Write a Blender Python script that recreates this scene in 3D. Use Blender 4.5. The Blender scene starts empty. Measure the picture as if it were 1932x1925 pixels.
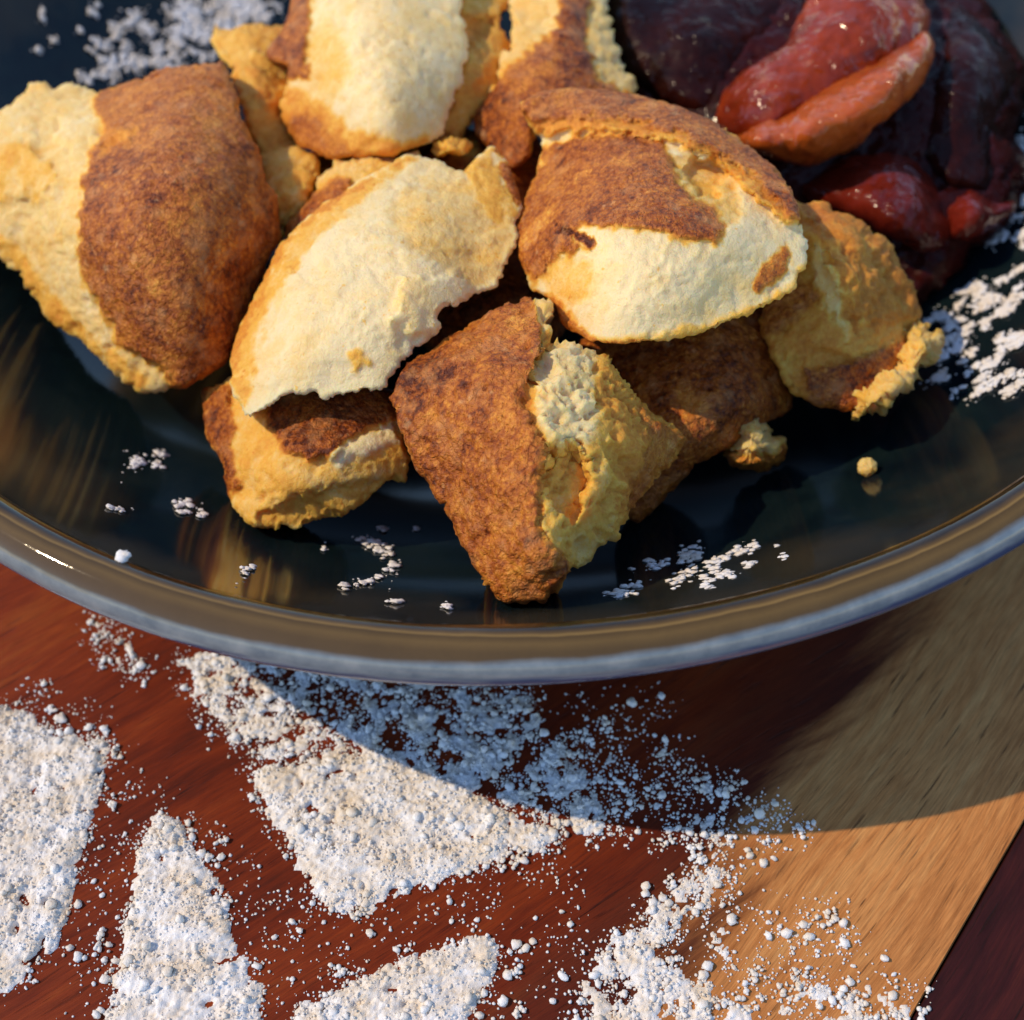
import bpy, math, random
import numpy as np
from math import sin, cos, radians, hypot, log
from mathutils import Vector
from mathutils.geometry import delaunay_2d_cdt

random.seed(7)
RNG = np.random.default_rng(7)
scene = bpy.context.scene
scene.unit_settings.system = 'METRIC'
scene.unit_settings.scale_length = 0.01          # one unit is one centimetre
COL = scene.collection

# ------------------------------------------------------------------ camera
PITCH = radians(50)
CAM = np.array([0.164, -19.91, 17.415])
HFOV = radians(40)
FOC = 966 / math.tan(HFOV / 2)                   # focal length in units of a 1932 px wide frame
cam_d = bpy.data.cameras.new('camera')
cam = bpy.data.objects.new('camera', cam_d)
COL.objects.link(cam)
cam.location = CAM
cam.rotation_euler = (radians(90) - PITCH, 0, 0)
cam_d.sensor_width = 36
cam_d.angle = HFOV
cam_d.clip_start = 0.5
cam_d.clip_end = 2000
cam_d.dof.use_dof = True
cam_d.dof.focus_distance = 17.9
cam_d.dof.aperture_fstop = 0.19
scene.camera = cam

# ------------------------------------------------------------------ sky and sun
TO_SUN = Vector((-0.655, -0.036, 0.754)).normalized()
elev = math.asin(TO_SUN.z)
world = bpy.data.worlds.new('World')
scene.world = world
world.use_nodes = True
wn = world.node_tree
wn.nodes.clear()
sky = wn.nodes.new('ShaderNodeTexSky')
sky.sky_type = 'NISHITA'
sky.sun_disc = False
sky.sun_elevation = elev
sky.sun_rotation = math.atan2(TO_SUN.x, TO_SUN.y)
sky.air_density = 1.0
sky.dust_density = 0.0
sky.ozone_density = 3.0
bg = wn.nodes.new('ShaderNodeBackground')
bg.inputs['Strength'].default_value = 0.15
wo = wn.nodes.new('ShaderNodeOutputWorld')
wn.links.new(sky.outputs[0], bg.inputs['Color'])
wn.links.new(bg.outputs[0], wo.inputs[0])
sun_d = bpy.data.lights.new('sun', 'SUN')
sun_d.energy = 2.1
sun_d.angle = radians(0.55)
sun_d.color = (1.0, 0.79, 0.52)
sun = bpy.data.objects.new('sun', sun_d)
COL.objects.link(sun)
sun.location = TO_SUN * 60
sun.rotation_euler = TO_SUN.to_track_quat('Z', 'Y').to_euler()

scene.view_settings.view_transform = 'Standard'
scene.view_settings.look = 'None'
scene.view_settings.exposure = 0.58
scene.view_settings.gamma = 1.0
scene.render.engine = 'CYCLES'
scene.cycles.use_denoising = True
scene.cycles.sample_clamp_indirect = 6
scene.cycles.caustics_reflective = False
scene.cycles.caustics_refractive = False

# ------------------------------------------------------------------ numeric helpers
def _hash(ix, iy, iz, seed):
    h = (ix.astype(np.uint32) * np.uint32(374761393) + iy.astype(np.uint32) * np.uint32(668265263)
         + iz.astype(np.uint32) * np.uint32(2246822519) + np.uint32((seed * 3266489917) & 0xffffffff))
    h = (h ^ (h >> np.uint32(13))) * np.uint32(1274126177)
    h = (h ^ (h >> np.uint32(16))) * np.uint32(2654435761)
    return h ^ (h >> np.uint32(15))

_G = RNG.normal(size=(256, 3))
_G /= np.linalg.norm(_G, axis=1)[:, None]

def perlin(P, seed=0):
    P = np.asarray(P, float)
    F = np.floor(P)
    I = F.astype(np.int64)
    f = P - F
    u = f * f * f * (f * (f * 6 - 15) + 10)
    out = np.zeros(len(P))
    for dx in (0, 1):
        wx = u[:, 0] if dx else 1 - u[:, 0]
        for dy in (0, 1):
            wy = u[:, 1] if dy else 1 - u[:, 1]
            for dz in (0, 1):
                wz = u[:, 2] if dz else 1 - u[:, 2]
                g = _G[_hash(I[:, 0] + dx, I[:, 1] + dy, I[:, 2] + dz, seed) & np.uint32(255)]
                d = f - np.array([dx, dy, dz])
                out += wx * wy * wz * (g * d).sum(1)
    return out * 1.5

def fbm(P, octaves=3, seed=0, gain=0.5):
    r, a, s = 0, 1.0, 1.0
    for k in range(octaves):
        r = r + a * perlin(np.asarray(P) * s, seed + k)
        a *= gain
        s *= 2.03
    return r

def in_poly(q, poly):
    x, y = q[:, 0], q[:, 1]
    n = len(poly)
    r = np.zeros(len(q), bool)
    for i in range(n):
        x0, y0 = poly[i]
        x1, y1 = poly[(i + 1) % n]
        if y0 == y1:
            continue
        c = (y0 > y) != (y1 > y)
        r ^= c & (x < (x1 - x0) * (y - y0) / (y1 - y0) + x0)
    return r

def dist_poly(q, poly):
    best = np.full(len(q), 1e9)
    n = len(poly)
    for i in range(n):
        a = np.array(poly[i], float)
        b = np.array(poly[(i + 1) % n], float)
        ab = b - a
        t = np.clip(((q - a) @ ab) / max(ab @ ab, 1e-9), 0, 1)
        d = q - (a + t[:, None] * ab)
        best = np.minimum(best, np.hypot(d[:, 0], d[:, 1]))
    return best

def sdist(q, poly):                               # positive inside
    return np.where(in_poly(q, poly), 1, -1) * dist_poly(q, poly)

def smooth(a, b, x):
    t = np.clip((x - a) / (b - a), 0, 1)
    return t * t * (3 - 2 * t)

def tps(pts, q, lam=0.02):
    p = np.array(pts, float)
    X = p[:, :2] / 200
    n = len(p)
    def ker(a, b):
        r2 = ((a[:, None, :] - b[None, :, :]) ** 2).sum(2)
        return 0.5 * r2 * np.log(r2 + 1e-9)
    A = np.zeros((n + 3, n + 3))
    A[:n, :n] = ker(X, X) + lam * np.eye(n)
    A[:n, n] = 1
    A[:n, n + 1:] = X
    A[n, :n] = 1
    A[n + 1:, :n] = X.T
    c = np.linalg.solve(A, np.r_[p[:, 2], 0, 0, 0])
    Q = np.asarray(q) / 200
    return ker(Q, X) @ c[:n] + c[n] + Q @ c[n + 1:]

# sight lines of the photograph, used to find where things stand
def sight(px, py):
    px, py = np.asarray(px, float), np.asarray(py, float)
    r = (px - 966) / FOC
    u = -(py - 962.5) / FOC
    return np.stack([r, cos(PITCH) + u * sin(PITCH), -sin(PITCH) + u * cos(PITCH)], -1)

def at(px, py, w):
    return CAM + sight(px, py) * np.asarray(w, float)[..., None]

def on_plane(px, py, z=0.0):
    d = sight(px, py)
    return CAM + d * ((z - CAM[2]) / d[..., 2])[..., None]

RIM = 10.6
def z_in(r):                                      # inner surface of the bowl
    r = np.asarray(r, float)
    a = np.radians(47 * (np.clip(r, 3, RIM + .4) - 3) / 7.6)
    return 0.65 - 9.27 * np.log(np.cos(a))

def on_bowl(px, py):
    px, py = np.atleast_1d(np.asarray(px, float)), np.atleast_1d(np.asarray(py, float))
    d = sight(px, py)
    lo = np.full(len(px), 12.0)
    res = np.full(len(px), np.nan)
    for w in np.arange(13, 34, .04):
        P = CAM + d * w
        r = np.hypot(P[:, 0], P[:, 1])
        h = np.isnan(res) & (r < RIM + .1) & (P[:, 2] <= z_in(r))
        res[h] = w
    P = CAM + d * res[:, None]
    r = np.hypot(P[:, 0], P[:, 1])
    P[:, 2] = z_in(r)
    s = np.tan(np.radians(47 * (np.clip(r, 3, RIM) - 3) / 7.6))
    N = np.stack([-P[:, 0] / r * s, -P[:, 1] / r * s, np.ones(len(r))], 1)
    N /= np.linalg.norm(N, axis=1)[:, None]
    return P, N, ~np.isnan(res)

# ------------------------------------------------------------------ mesh helpers
def mesh_obj(name, V, F, mat, parent=None, attrs=None, smooth_shade=True):
    me = bpy.data.meshes.new(name)
    V = np.asarray(V, float)
    if isinstance(F, np.ndarray):
        k = F.shape[1]
        me.vertices.add(len(V))
        me.vertices.foreach_set('co', V.astype(np.float32).ravel())
        me.loops.add(F.size)
        me.polygons.add(len(F))
        me.loops.foreach_set('vertex_index', F.astype(np.int32).ravel())
        me.polygons.foreach_set('loop_start', np.arange(0, F.size, k, dtype=np.int32))
        me.update(calc_edges=True)
        me.validate()
    else:
        me.from_pydata(V.tolist(), [], F)
    for n, a in (attrs or {}).items():
        at_ = me.attributes.new(n, 'FLOAT', 'POINT')
        at_.data.foreach_set('value', np.asarray(a, np.float32))
    if smooth_shade:
        me.polygons.foreach_set('use_smooth', np.ones(len(me.polygons), bool))
    me.materials.append(mat)
    o = bpy.data.objects.new(name, me)
    COL.objects.link(o)
    if parent:
        o.parent = parent
    return o

def empty(name, loc):
    o = bpy.data.objects.new(name, None)
    o.location = [float(v) for v in loc]
    o.empty_display_size = 0.5
    COL.objects.link(o)
    return o

def tag(o, label=None, cat=None, group=None, kind=None):
    for k, v in (('label', label), ('category', cat), ('group', group), ('kind', kind)):
        if v:
            o[k] = v
    return o

# ------------------------------------------------------------------ materials
class NT:
    def __init__(s, name):
        s.m = bpy.data.materials.new(name)
        s.m.use_nodes = True
        s.t = s.m.node_tree
        s.p = s.t.nodes['Principled BSDF']
        tc = s.t.nodes.new('ShaderNodeTexCoord')
        s.co = tc.outputs['Object']
    def n(s, typ, **kw):
        o = s.t.nodes.new(typ)
        for k, v in kw.items():
            setattr(o, k, v)
        return o
    def put(s, sock, v):
        if hasattr(v, 'is_output'):
            s.t.links.new(v, sock)
        else:
            if isinstance(v, (tuple, list)) and len(v) == 3 and sock.type == 'RGBA':
                v = (*v, 1)
            sock.default_value = v
    def noise(s, scale, detail=3, rough=.55, co=None, dist=0.0):
        o = s.n('ShaderNodeTexNoise')
        s.put(o.inputs['Vector'], co or s.co)
        o.inputs['Scale'].default_value = scale
        o.inputs['Detail'].default_value = detail
        o.inputs['Roughness'].default_value = rough
        o.inputs['Distortion'].default_value = dist
        return o.outputs['Fac']
    def voronoi(s, scale, co=None, feature='F1', rnd=1.0):
        o = s.n('ShaderNodeTexVoronoi', feature=feature)
        s.put(o.inputs['Vector'], co or s.co)
        o.inputs['Scale'].default_value = scale
        o.inputs['Randomness'].default_value = rnd
        return o.outputs['Distance']
    def math(s, op, a, b=0.0, c=0.0, clamp=False):
        o = s.n('ShaderNodeMath', operation=op, use_clamp=clamp)
        s.put(o.inputs[0], a); s.put(o.inputs[1], b); s.put(o.inputs[2], c)
        return o.outputs[0]
    def rng(s, v, a, b, c=0.0, d=1.0):
        o = s.n('ShaderNodeMapRange')
        s.put(o.inputs['Value'], v)
        for k, x in zip(('From Min', 'From Max', 'To Min', 'To Max'), (a, b, c, d)):
            s.put(o.inputs[k], x)
        return o.outputs[0]
    def ramp(s, v, stops):
        o = s.n('ShaderNodeValToRGB')
        e = o.color_ramp.elements
        while len(e) < len(stops):
            e.new(0.5)
        for el, (p, c) in zip(e, stops):
            el.position = p
            el.color = (*c, 1)
        s.put(o.inputs[0], v)
        return o.outputs[0]
    def mix(s, f, a, b, mode='MIX'):
        o = s.n('ShaderNodeMix', data_type='RGBA', blend_type=mode)
        s.put(o.inputs[0], f); s.put(o.inputs[6], a); s.put(o.inputs[7], b)
        return o.outputs[2]
    def mapping(s, scale=(1, 1, 1), rot=(0, 0, 0), co=None):
        o = s.n('ShaderNodeMapping')
        s.put(o.inputs['Vector'], co or s.co)
        o.inputs['Scale'].default_value = scale
        o.inputs['Rotation'].default_value = rot
        return o.outputs[0]
    def attr(s, name):
        return s.n('ShaderNodeAttribute', attribute_name=name).outputs['Fac']
    def bump(s, h, strength, dist, prev=None):
        o = s.n('ShaderNodeBump')
        s.put(o.inputs['Strength'], strength)
        o.inputs['Distance'].default_value = dist
        s.put(o.inputs['Height'], h)
        if prev is not None:
            s.put(o.inputs['Normal'], prev)
        return o.outputs[0]
    def set(s, **kw):
        for k, v in kw.items():
            s.put(s.p.inputs[k.replace('_', ' ')], v)
        return s.m

def pancake_material():
    k = NT('pancake')
    t = k.attr('toast')
    browned = k.rng(t, .42, .62)
    crumbly = k.math('SUBTRACT', 1.0, browned)
    big = k.noise(1.3, 3)
    mid = k.noise(4.0, 4, .6)
    fine = k.noise(14, 3, .65)
    dust = k.noise(42, 2, .6)
    wx = k.n('ShaderNodeVectorMath', operation='ADD')
    nz = k.n('ShaderNodeTexNoise')
    k.put(nz.inputs['Vector'], k.co)
    nz.inputs['Scale'].default_value = 9
    sc = k.n('ShaderNodeVectorMath', operation='SCALE')
    k.put(sc.inputs[0], nz.outputs['Color'])
    sc.inputs['Scale'].default_value = .14
    k.put(wx.inputs[0], k.co)
    k.put(wx.inputs[1], sc.outputs[0])
    cell = k.voronoi(12.5, wx.outputs[0])             # blistered, pitted crust
    cell2 = k.voronoi(24, wx.outputs[0])
    blister = k.math('SUBTRACT', .42, cell)
    spots = k.rng(k.noise(2.3, 1, .4, dist=.6), .57, .66)
    specks = k.rng(k.noise(11, 3, .55), .66, .72)
    v = k.math('ADD', t, k.math('MULTIPLY', k.math('SUBTRACT', big, .5), k.rng(t, 0, .8, .22, .62)))
    v = k.math('ADD', v, k.math('MULTIPLY', k.math('SUBTRACT', mid, .5), k.rng(t, 0, .8, .18, .66)))
    v = k.math('ADD', v, k.math('MULTIPLY', k.math('SUBTRACT', fine, .5), k.rng(t, 0, .8, .08, .66)))
    v = k.math('ADD', v, k.math('MULTIPLY', k.math('SUBTRACT', dust, .5), k.rng(t, .2, .8, .02, .40)))
    v = k.math('SUBTRACT', v, k.math('MULTIPLY', k.math('MULTIPLY', blister, browned), .36))
    v = k.math('SUBTRACT', v, k.math('MULTIPLY', k.math('MULTIPLY', spots, browned), .14))
    v = k.math('ADD', v, k.math('MULTIPLY', k.math('MULTIPLY', specks, crumbly), .16))
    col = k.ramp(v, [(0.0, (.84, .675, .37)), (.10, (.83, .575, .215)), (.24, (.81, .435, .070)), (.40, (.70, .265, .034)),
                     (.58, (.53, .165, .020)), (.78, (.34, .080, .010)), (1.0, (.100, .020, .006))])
    pale = k.rng(k.noise(3.3, 3, .55), .52, .74)
    col = k.mix(k.math('MULTIPLY', k.math('MULTIPLY', pale, browned), .60), col, (.62, .26, .08))
    dots = k.math('MULTIPLY', k.rng(k.voronoi(2.5, wx.outputs[0]), .24, .10), k.rng(k.noise(1.9, 1), .42, .58))
    dots = k.math('ADD', dots, k.math('MULTIPLY', k.rng(k.voronoi(5.2, wx.outputs[0]), .22, .10), k.rng(k.noise(2.7, 1), .50, .62)), clamp=True)
    col = k.mix(k.math('MULTIPLY', k.math('MULTIPLY', dots, browned), .42), col, (.74, .38, .15))
    n = k.bump(mid, .25, .08)
    n = k.bump(k.math('MULTIPLY', k.math('MULTIPLY', cell, browned), -1.0), .45, .05, n)
    n = k.bump(k.math('MULTIPLY', cell2, -1.0), k.rng(browned, 0, 1, .28, .5), .03, n)
    n = k.bump(fine, k.rng(browned, 0, 1, .36, .6), .04, n)
    n = k.bump(dust, k.rng(browned, 0, 1, .5, .8), .018, n)
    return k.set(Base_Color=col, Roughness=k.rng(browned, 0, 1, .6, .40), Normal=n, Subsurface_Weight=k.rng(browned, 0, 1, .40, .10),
                 Subsurface_Radius=(.45, .22, .06), Subsurface_Scale=.8, Specular_IOR_Level=k.rng(browned, 0, 1, .2, .24))

def glaze_material():
    k = NT('dark_glaze')
    sp = k.rng(k.noise(9, 4, .7), .56, .76)
    cl = k.noise(.55, 4, .6, dist=.6)
    col = k.ramp(cl, [(.32, (.0025, .0055, .009)), (.50, (.005, .012, .014)), (.66, (.010, .018, .018))])
    sep = k.n('ShaderNodeSeparateXYZ')
    k.put(sep.inputs[0], k.co)
    rad = k.math('SQRT', k.math('ADD', k.math('MULTIPLY', sep.outputs[0], sep.outputs[0]), k.math('MULTIPLY', sep.outputs[1], sep.outputs[1])))
    wall = k.math('ADD', rad, k.math('MULTIPLY', k.math('SUBTRACT', k.noise(.45, 3, .6), .5), 5.0))
    col = k.mix(k.rng(wall, 8.9, 10.5, 0, .6), col, (.062, .046, .025))
    col = k.mix(k.math('MULTIPLY', sp, .18), col, (.04, .042, .038))
    n = k.bump(k.noise(.7, 1, .4), .05, .05)
    n = k.bump(k.noise(30, 2, .5), .03, .01, n)
    return k.set(Base_Color=col, Roughness=.085, Normal=n, Specular_IOR_Level=.38, IOR=1.5)

def rim_material():
    k = NT('brown_glaze')                          # brown over the lip; sky reflection painted in grey blue down the outside
    sep = k.n('ShaderNodeSeparateXYZ')
    k.put(sep.inputs[0], k.co)
    x, y, z = sep.outputs
    rad = k.math('SQRT', k.math('ADD', k.math('MULTIPLY', x, x), k.math('MULTIPLY', y, y)))
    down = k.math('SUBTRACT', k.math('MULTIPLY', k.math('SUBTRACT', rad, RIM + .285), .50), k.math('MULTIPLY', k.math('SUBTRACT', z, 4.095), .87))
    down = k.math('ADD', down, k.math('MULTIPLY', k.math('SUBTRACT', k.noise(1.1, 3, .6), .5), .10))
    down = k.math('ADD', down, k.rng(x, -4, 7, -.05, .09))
    stretch = k.noise(1.2, 4, .6)
    col = k.ramp(stretch, [(.3, (.050, .030, .010)), (.55, (.100, .060, .021)), (.75, (.15, .092, .036))])
    col = k.mix(k.rng(k.noise(18, 3, .6), .5, .75, 0, .6), col, (.040, .026, .012))
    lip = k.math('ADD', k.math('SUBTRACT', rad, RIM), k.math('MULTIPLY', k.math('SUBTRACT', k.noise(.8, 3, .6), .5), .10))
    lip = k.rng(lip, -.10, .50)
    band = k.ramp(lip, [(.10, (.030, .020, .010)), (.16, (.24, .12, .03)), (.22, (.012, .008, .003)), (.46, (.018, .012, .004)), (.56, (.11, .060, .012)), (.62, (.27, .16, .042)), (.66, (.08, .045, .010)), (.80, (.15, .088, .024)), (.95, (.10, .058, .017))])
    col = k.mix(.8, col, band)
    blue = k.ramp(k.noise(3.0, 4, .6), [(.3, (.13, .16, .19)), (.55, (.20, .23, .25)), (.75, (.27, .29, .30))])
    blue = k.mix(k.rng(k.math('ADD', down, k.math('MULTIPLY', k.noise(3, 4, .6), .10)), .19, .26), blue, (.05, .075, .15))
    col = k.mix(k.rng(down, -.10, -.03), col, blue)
    n = k.bump(k.noise(2.2, 3, .5), .08, .05)
    n = k.bump(k.noise(26, 3, .6), .05, .010, n)
    return k.set(Base_Color=col, Roughness=.05, Normal=n, Specular_IOR_Level=.42)

def outer_material():
    k = NT('outer_glaze')
    col = k.ramp(k.noise(1.5, 4), [(.3, (.035, .055, .11)), (.7, (.09, .12, .18))])  # bluish colour stands in for sky mirrored on the outside
    return k.set(Base_Color=col, Roughness=.12, Normal=k.bump(k.noise(20, 2), .08, .01))

def sugar_material():
    k = NT('icing_sugar')
    n = k.bump(k.noise(34, 3, .65), .8, .02)
    col = k.mix(k.rng(k.noise(2.6, 4, .65), .36, .60), (.80, .70, .57), (.87, .855, .84))
    return k.set(Base_Color=col, Roughness=.9, Normal=n, Specular_IOR_Level=.15)

def plum_material(name, flesh, skin, amount, wet=.3):
    k = NT(name)
    f = k.noise(.9, 3, .55, dist=.5)
    col = k.ramp(f, [(max(0, amount - .16), flesh), (min(1, amount + .16), skin)])
    col = k.mix(k.rng(k.noise(5, 3, .6), .5, .8, 0, .5), col, tuple(c * .45 for c in skin))
    clus = k.rng(k.noise(1.3, 2, .5), .47, .60)
    n0 = k.bump(k.noise(1.6, 2, .45), .14, .14)
    n = k.bump(k.math('MULTIPLY', k.noise(4.6, 2, .45), clus), 1.0, .17, n0)
    return k.set(Base_Color=col, Roughness=.45, Normal=n0, Subsurface_Weight=.15, Subsurface_Radius=(.5, .08, .03), Subsurface_Scale=.3,
                 Specular_IOR_Level=.05, Coat_Weight=wet * 3, Coat_Roughness=.13, Coat_IOR=1.42, Coat_Normal=n)

JA, JB = on_plane(np.array([1932., 1718.]), np.array([1553., 1925.]))[:, :2]   # the glue joint between the two boards in view
JD = (JA - JB) / np.linalg.norm(JA - JB)
JN = np.array([JD[1], -JD[0]])                    # to the right of the joint

def wood_material(name, kind):
    k = NT(name)                                  # object space: x across the board, y along the grain
    warp = k.noise(.11, 2, .5)
    sep = k.n('ShaderNodeSeparateXYZ')
    k.put(sep.inputs[0], k.co)
    x, y, z = sep.outputs
    def grain(deg):
        d = radians(deg)
        o = k.n('ShaderNodeCombineXYZ')
        xx = k.math('SUBTRACT', k.math('MULTIPLY', x, cos(d)), k.math('MULTIPLY', y, sin(d)))
        yy = k.math('ADD', k.math('MULTIPLY', x, sin(d)), k.math('MULTIPLY', y, cos(d)))
        k.put(o.inputs[0], k.math('ADD', xx, k.math('MULTIPLY', warp, 1.3)))
        k.put(o.inputs[1], yy)
        k.put(o.inputs[2], z)
        g = o.outputs[0]
        return (k.noise(1.0, 4, .55, k.mapping((1.0, .10, 1), co=g), .3), k.noise(1.0, 5, .66, k.mapping((9.0, .9, 3), co=g), .3),
                k.noise(1.0, 4, .7, k.mapping((42, 1.7, 8), co=g)), k.rng(k.noise(1.0, 3, .6, k.mapping((17, .8, 6), co=g)), .61, .69))
    broad, streak, fibre, pores = grain(17 if kind == 'red' else 0)
    fig = k.noise(2.2, 3, .6)
    patch = k.rng(k.noise(.9, 3, .6), .30, .60)
    if kind == 'red':
        sbroad, sstreak, sfibre, spores = grain(1)
        heart = k.ramp(k.math('ADD', k.math('MULTIPLY', broad, .62), k.math('MULTIPLY', streak, .38)),
                       [(.30, (.045, .008, .004)), (.44, (.155, .019, .004)), (.56, (.235, .034, .006)), (.72, (.32, .072, .011))])
        sap = k.ramp(k.math('ADD', k.math('MULTIPLY', sbroad, .45), k.math('MULTIPLY', sstreak, .55)),
                     [(.30, (.34, .115, .028)), (.48, (.60, .245, .072)), (.68, (.74, .37, .125))])
        edge = k.math('ADD', x, k.math('MULTIPLY', k.math('SUBTRACT', broad, .5), 3.2))
        edge = k.math('ADD', edge, k.math('MULTIPLY', k.math('SUBTRACT', streak, .5), .9))
        issap = k.rng(edge, -3.35, -2.35)
        col = k.mix(issap, heart, sap)
        fibre = k.math('ADD', k.math('MULTIPLY', sfibre, issap), k.math('MULTIPLY', fibre, k.math('SUBTRACT', 1.0, issap)))
        pores = k.math('ADD', k.math('MULTIPLY', spores, issap), k.math('MULTIPLY', pores, k.math('SUBTRACT', 1.0, issap)))
        dark = k.math('MULTIPLY', k.rng(edge, -4.6, -3.5), k.rng(edge, -2.6, -3.3))
        col = k.mix(k.math('MULTIPLY', dark, .55), col, (.045, .013, .009))
    elif kind == 'dark':
        col = k.ramp(k.math('ADD', k.math('MULTIPLY', broad, .5), k.math('MULTIPLY', streak, .5)),
                     [(.34, (.016, .004, .005)), (.5, (.048, .009, .009)), (.66, (.090, .017, .012))])
    else:
        col = k.ramp(k.math('ADD', k.math('MULTIPLY', broad, .5), k.math('MULTIPLY', streak, .5)),
                     [(.34, (.10, .03, .012)), (.5, (.24, .09, .03)), (.66, (.36, .17, .06))])
    col = k.mix(k.rng(fibre, .40, .75, .0, .5), col, (.02, .008, .005))
    col = k.mix(k.math('MULTIPLY', k.math('MULTIPLY', pores, patch), .75), col, (.018, .007, .005))
    col = k.mix(k.rng(fig, .45, .8, 0, .3), col, k.mix(1.0, col, (.75, .62, .55), 'MULTIPLY'))
    n = k.bump(streak, .25, .03)
    n = k.bump(fibre, .45, .014, n)
    n = k.bump(k.math('MULTIPLY', k.math('MULTIPLY', pores, patch), -1.0), .55, .025, n)
    return k.set(Base_Color=col, Roughness=k.rng(fibre, .3, .7, .48, .66), Normal=n, Specular_IOR_Level=.14)

M_CAKE = pancake_material()
M_GLAZE, M_RIM, M_OUT = glaze_material(), rim_material(), outer_material()
M_SUGAR = sugar_material()

# ------------------------------------------------------------------ the wooden board
board = empty('wooden_board', (JB[0], JB[1], 0))
board.rotation_euler = (0, 0, math.atan2(JD[1], JD[0]) - math.pi / 2)
tag(board, 'glued board of red and tan hardwood planks under the bowl, dusted with sugar', 'board')
def plank(x0, x1, mat, seed):
    L0, L1, n = -30.0, 40.0, 80
    ch = .035
    prof = [(x0, -1.8), (x0, -ch), (x0 + ch * .5, 0.0), ((x0 + x1) / 2, 0.0), (x1 - ch * .5, 0.0), (x1, -ch), (x1, -1.8)]
    V, F = [], []
    for i in range(n + 1):
        yy = L0 + (L1 - L0) * i / n
        V += [(px_, yy, pz_) for px_, pz_ in prof]
    m = len(prof)
    for i in range(n):
        for j in range(m):
            a, b = i * m + j, i * m + (j + 1) % m
            F.append((a, b, b + m, a + m))
    F.append(tuple(range(m)))
    F.append(tuple(reversed(range(n * m, n * m + m))))
    o = mesh_obj('plank', V, F, mat, board, smooth_shade=False)
    return o
plank(-19.0, -.012, wood_material('red_hardwood', 'red'), 1)['label'] = 'red brown plank with a tan strip along its edge'
plank(.012, 6.5, wood_material('dark_hardwood', 'dark'), 2)['label'] = 'dark wine red plank'
M_W3 = wood_material('brown_hardwood', 'brown')
plank(-27.0, -19.024, M_W3, 3)
plank(6.524, 16.0, M_W3, 4)

# ------------------------------------------------------------------ the bowl
WOB = [(-180, 0), (-150, -.03), (-126, -.03), (-117, -.04), (-107, .06), (-103, .11), (-93, .05), (-87, -.02), (-80, -.05), (-72, -.10),
       (-63, -.03), (-52, .06), (-20, .02), (40, -.03), (110, .03), (180, 0)]
_wa = np.radians([w[0] for w in WOB[:-1]])
_wb = np.array([w[1] for w in WOB[:-1]])
_ord = 4
_wm = np.concatenate([np.ones((len(_wa), 1))] + [np.c_[np.cos(k * _wa), np.sin(k * _wa)] for k in range(1, _ord + 1)], 1)
_wc = np.linalg.solve(_wm.T @ _wm + .25 * np.eye(_wm.shape[1]), _wm.T @ _wb)
def wob(phi):
    return float(np.r_[1, np.concatenate([[cos(k * phi), sin(k * phi)] for k in range(1, _ord + 1)])] @ _wc)
def lathe(name, prof, mat, parent, closed=False, n=288):
    V, F = [], []
    m = len(prof)
    for i in range(n):
        a = 2 * math.pi * i / n
        wv = float(wob(a if a <= math.pi else a - 2 * math.pi))
        for r, z in prof:
            rr = r + wv * (max(r, 0) / RIM) ** 3
            V.append((rr * cos(a), rr * sin(a), z))
    for i in range(n):
        i2 = (i + 1) % n
        for j in range(m if closed else m - 1):
            j2 = (j + 1) % m
            F.append((i * m + j, i2 * m + j, i2 * m + j2, i * m + j2))
    return mesh_obj(name, V, F, mat, parent)
bowl = empty('bowl', (0, 0, 0))
tag(bowl, 'dark glazed ceramic bowl with a rounded brown rim, full of torn pancake and plums', 'bowl')
inner = [(r, float(z_in(r))) for r in np.r_[.001, np.linspace(1, 10.62, 44)]]
lathe('glazed_inside', inner, M_GLAZE, bowl)
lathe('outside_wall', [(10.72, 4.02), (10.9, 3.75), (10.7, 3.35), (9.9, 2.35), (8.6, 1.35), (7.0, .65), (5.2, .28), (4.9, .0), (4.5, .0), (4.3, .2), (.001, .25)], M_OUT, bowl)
RT = .355
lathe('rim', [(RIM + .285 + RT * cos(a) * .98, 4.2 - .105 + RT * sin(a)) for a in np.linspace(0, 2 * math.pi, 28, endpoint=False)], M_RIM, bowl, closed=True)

# ------------------------------------------------------------------ lumps of food, each with its own outline, relief and thickness
def resample(poly, step):
    P = np.array(poly, float)
    out = []
    for i in range(len(P)):
        a, b = P[i], P[(i + 1) % len(P)]
        n = max(1, int(round(np.linalg.norm(b - a) / step)))
        for j in range(n):
            out.append(a + (b - a) * j / n)
    return np.array(out)

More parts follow.
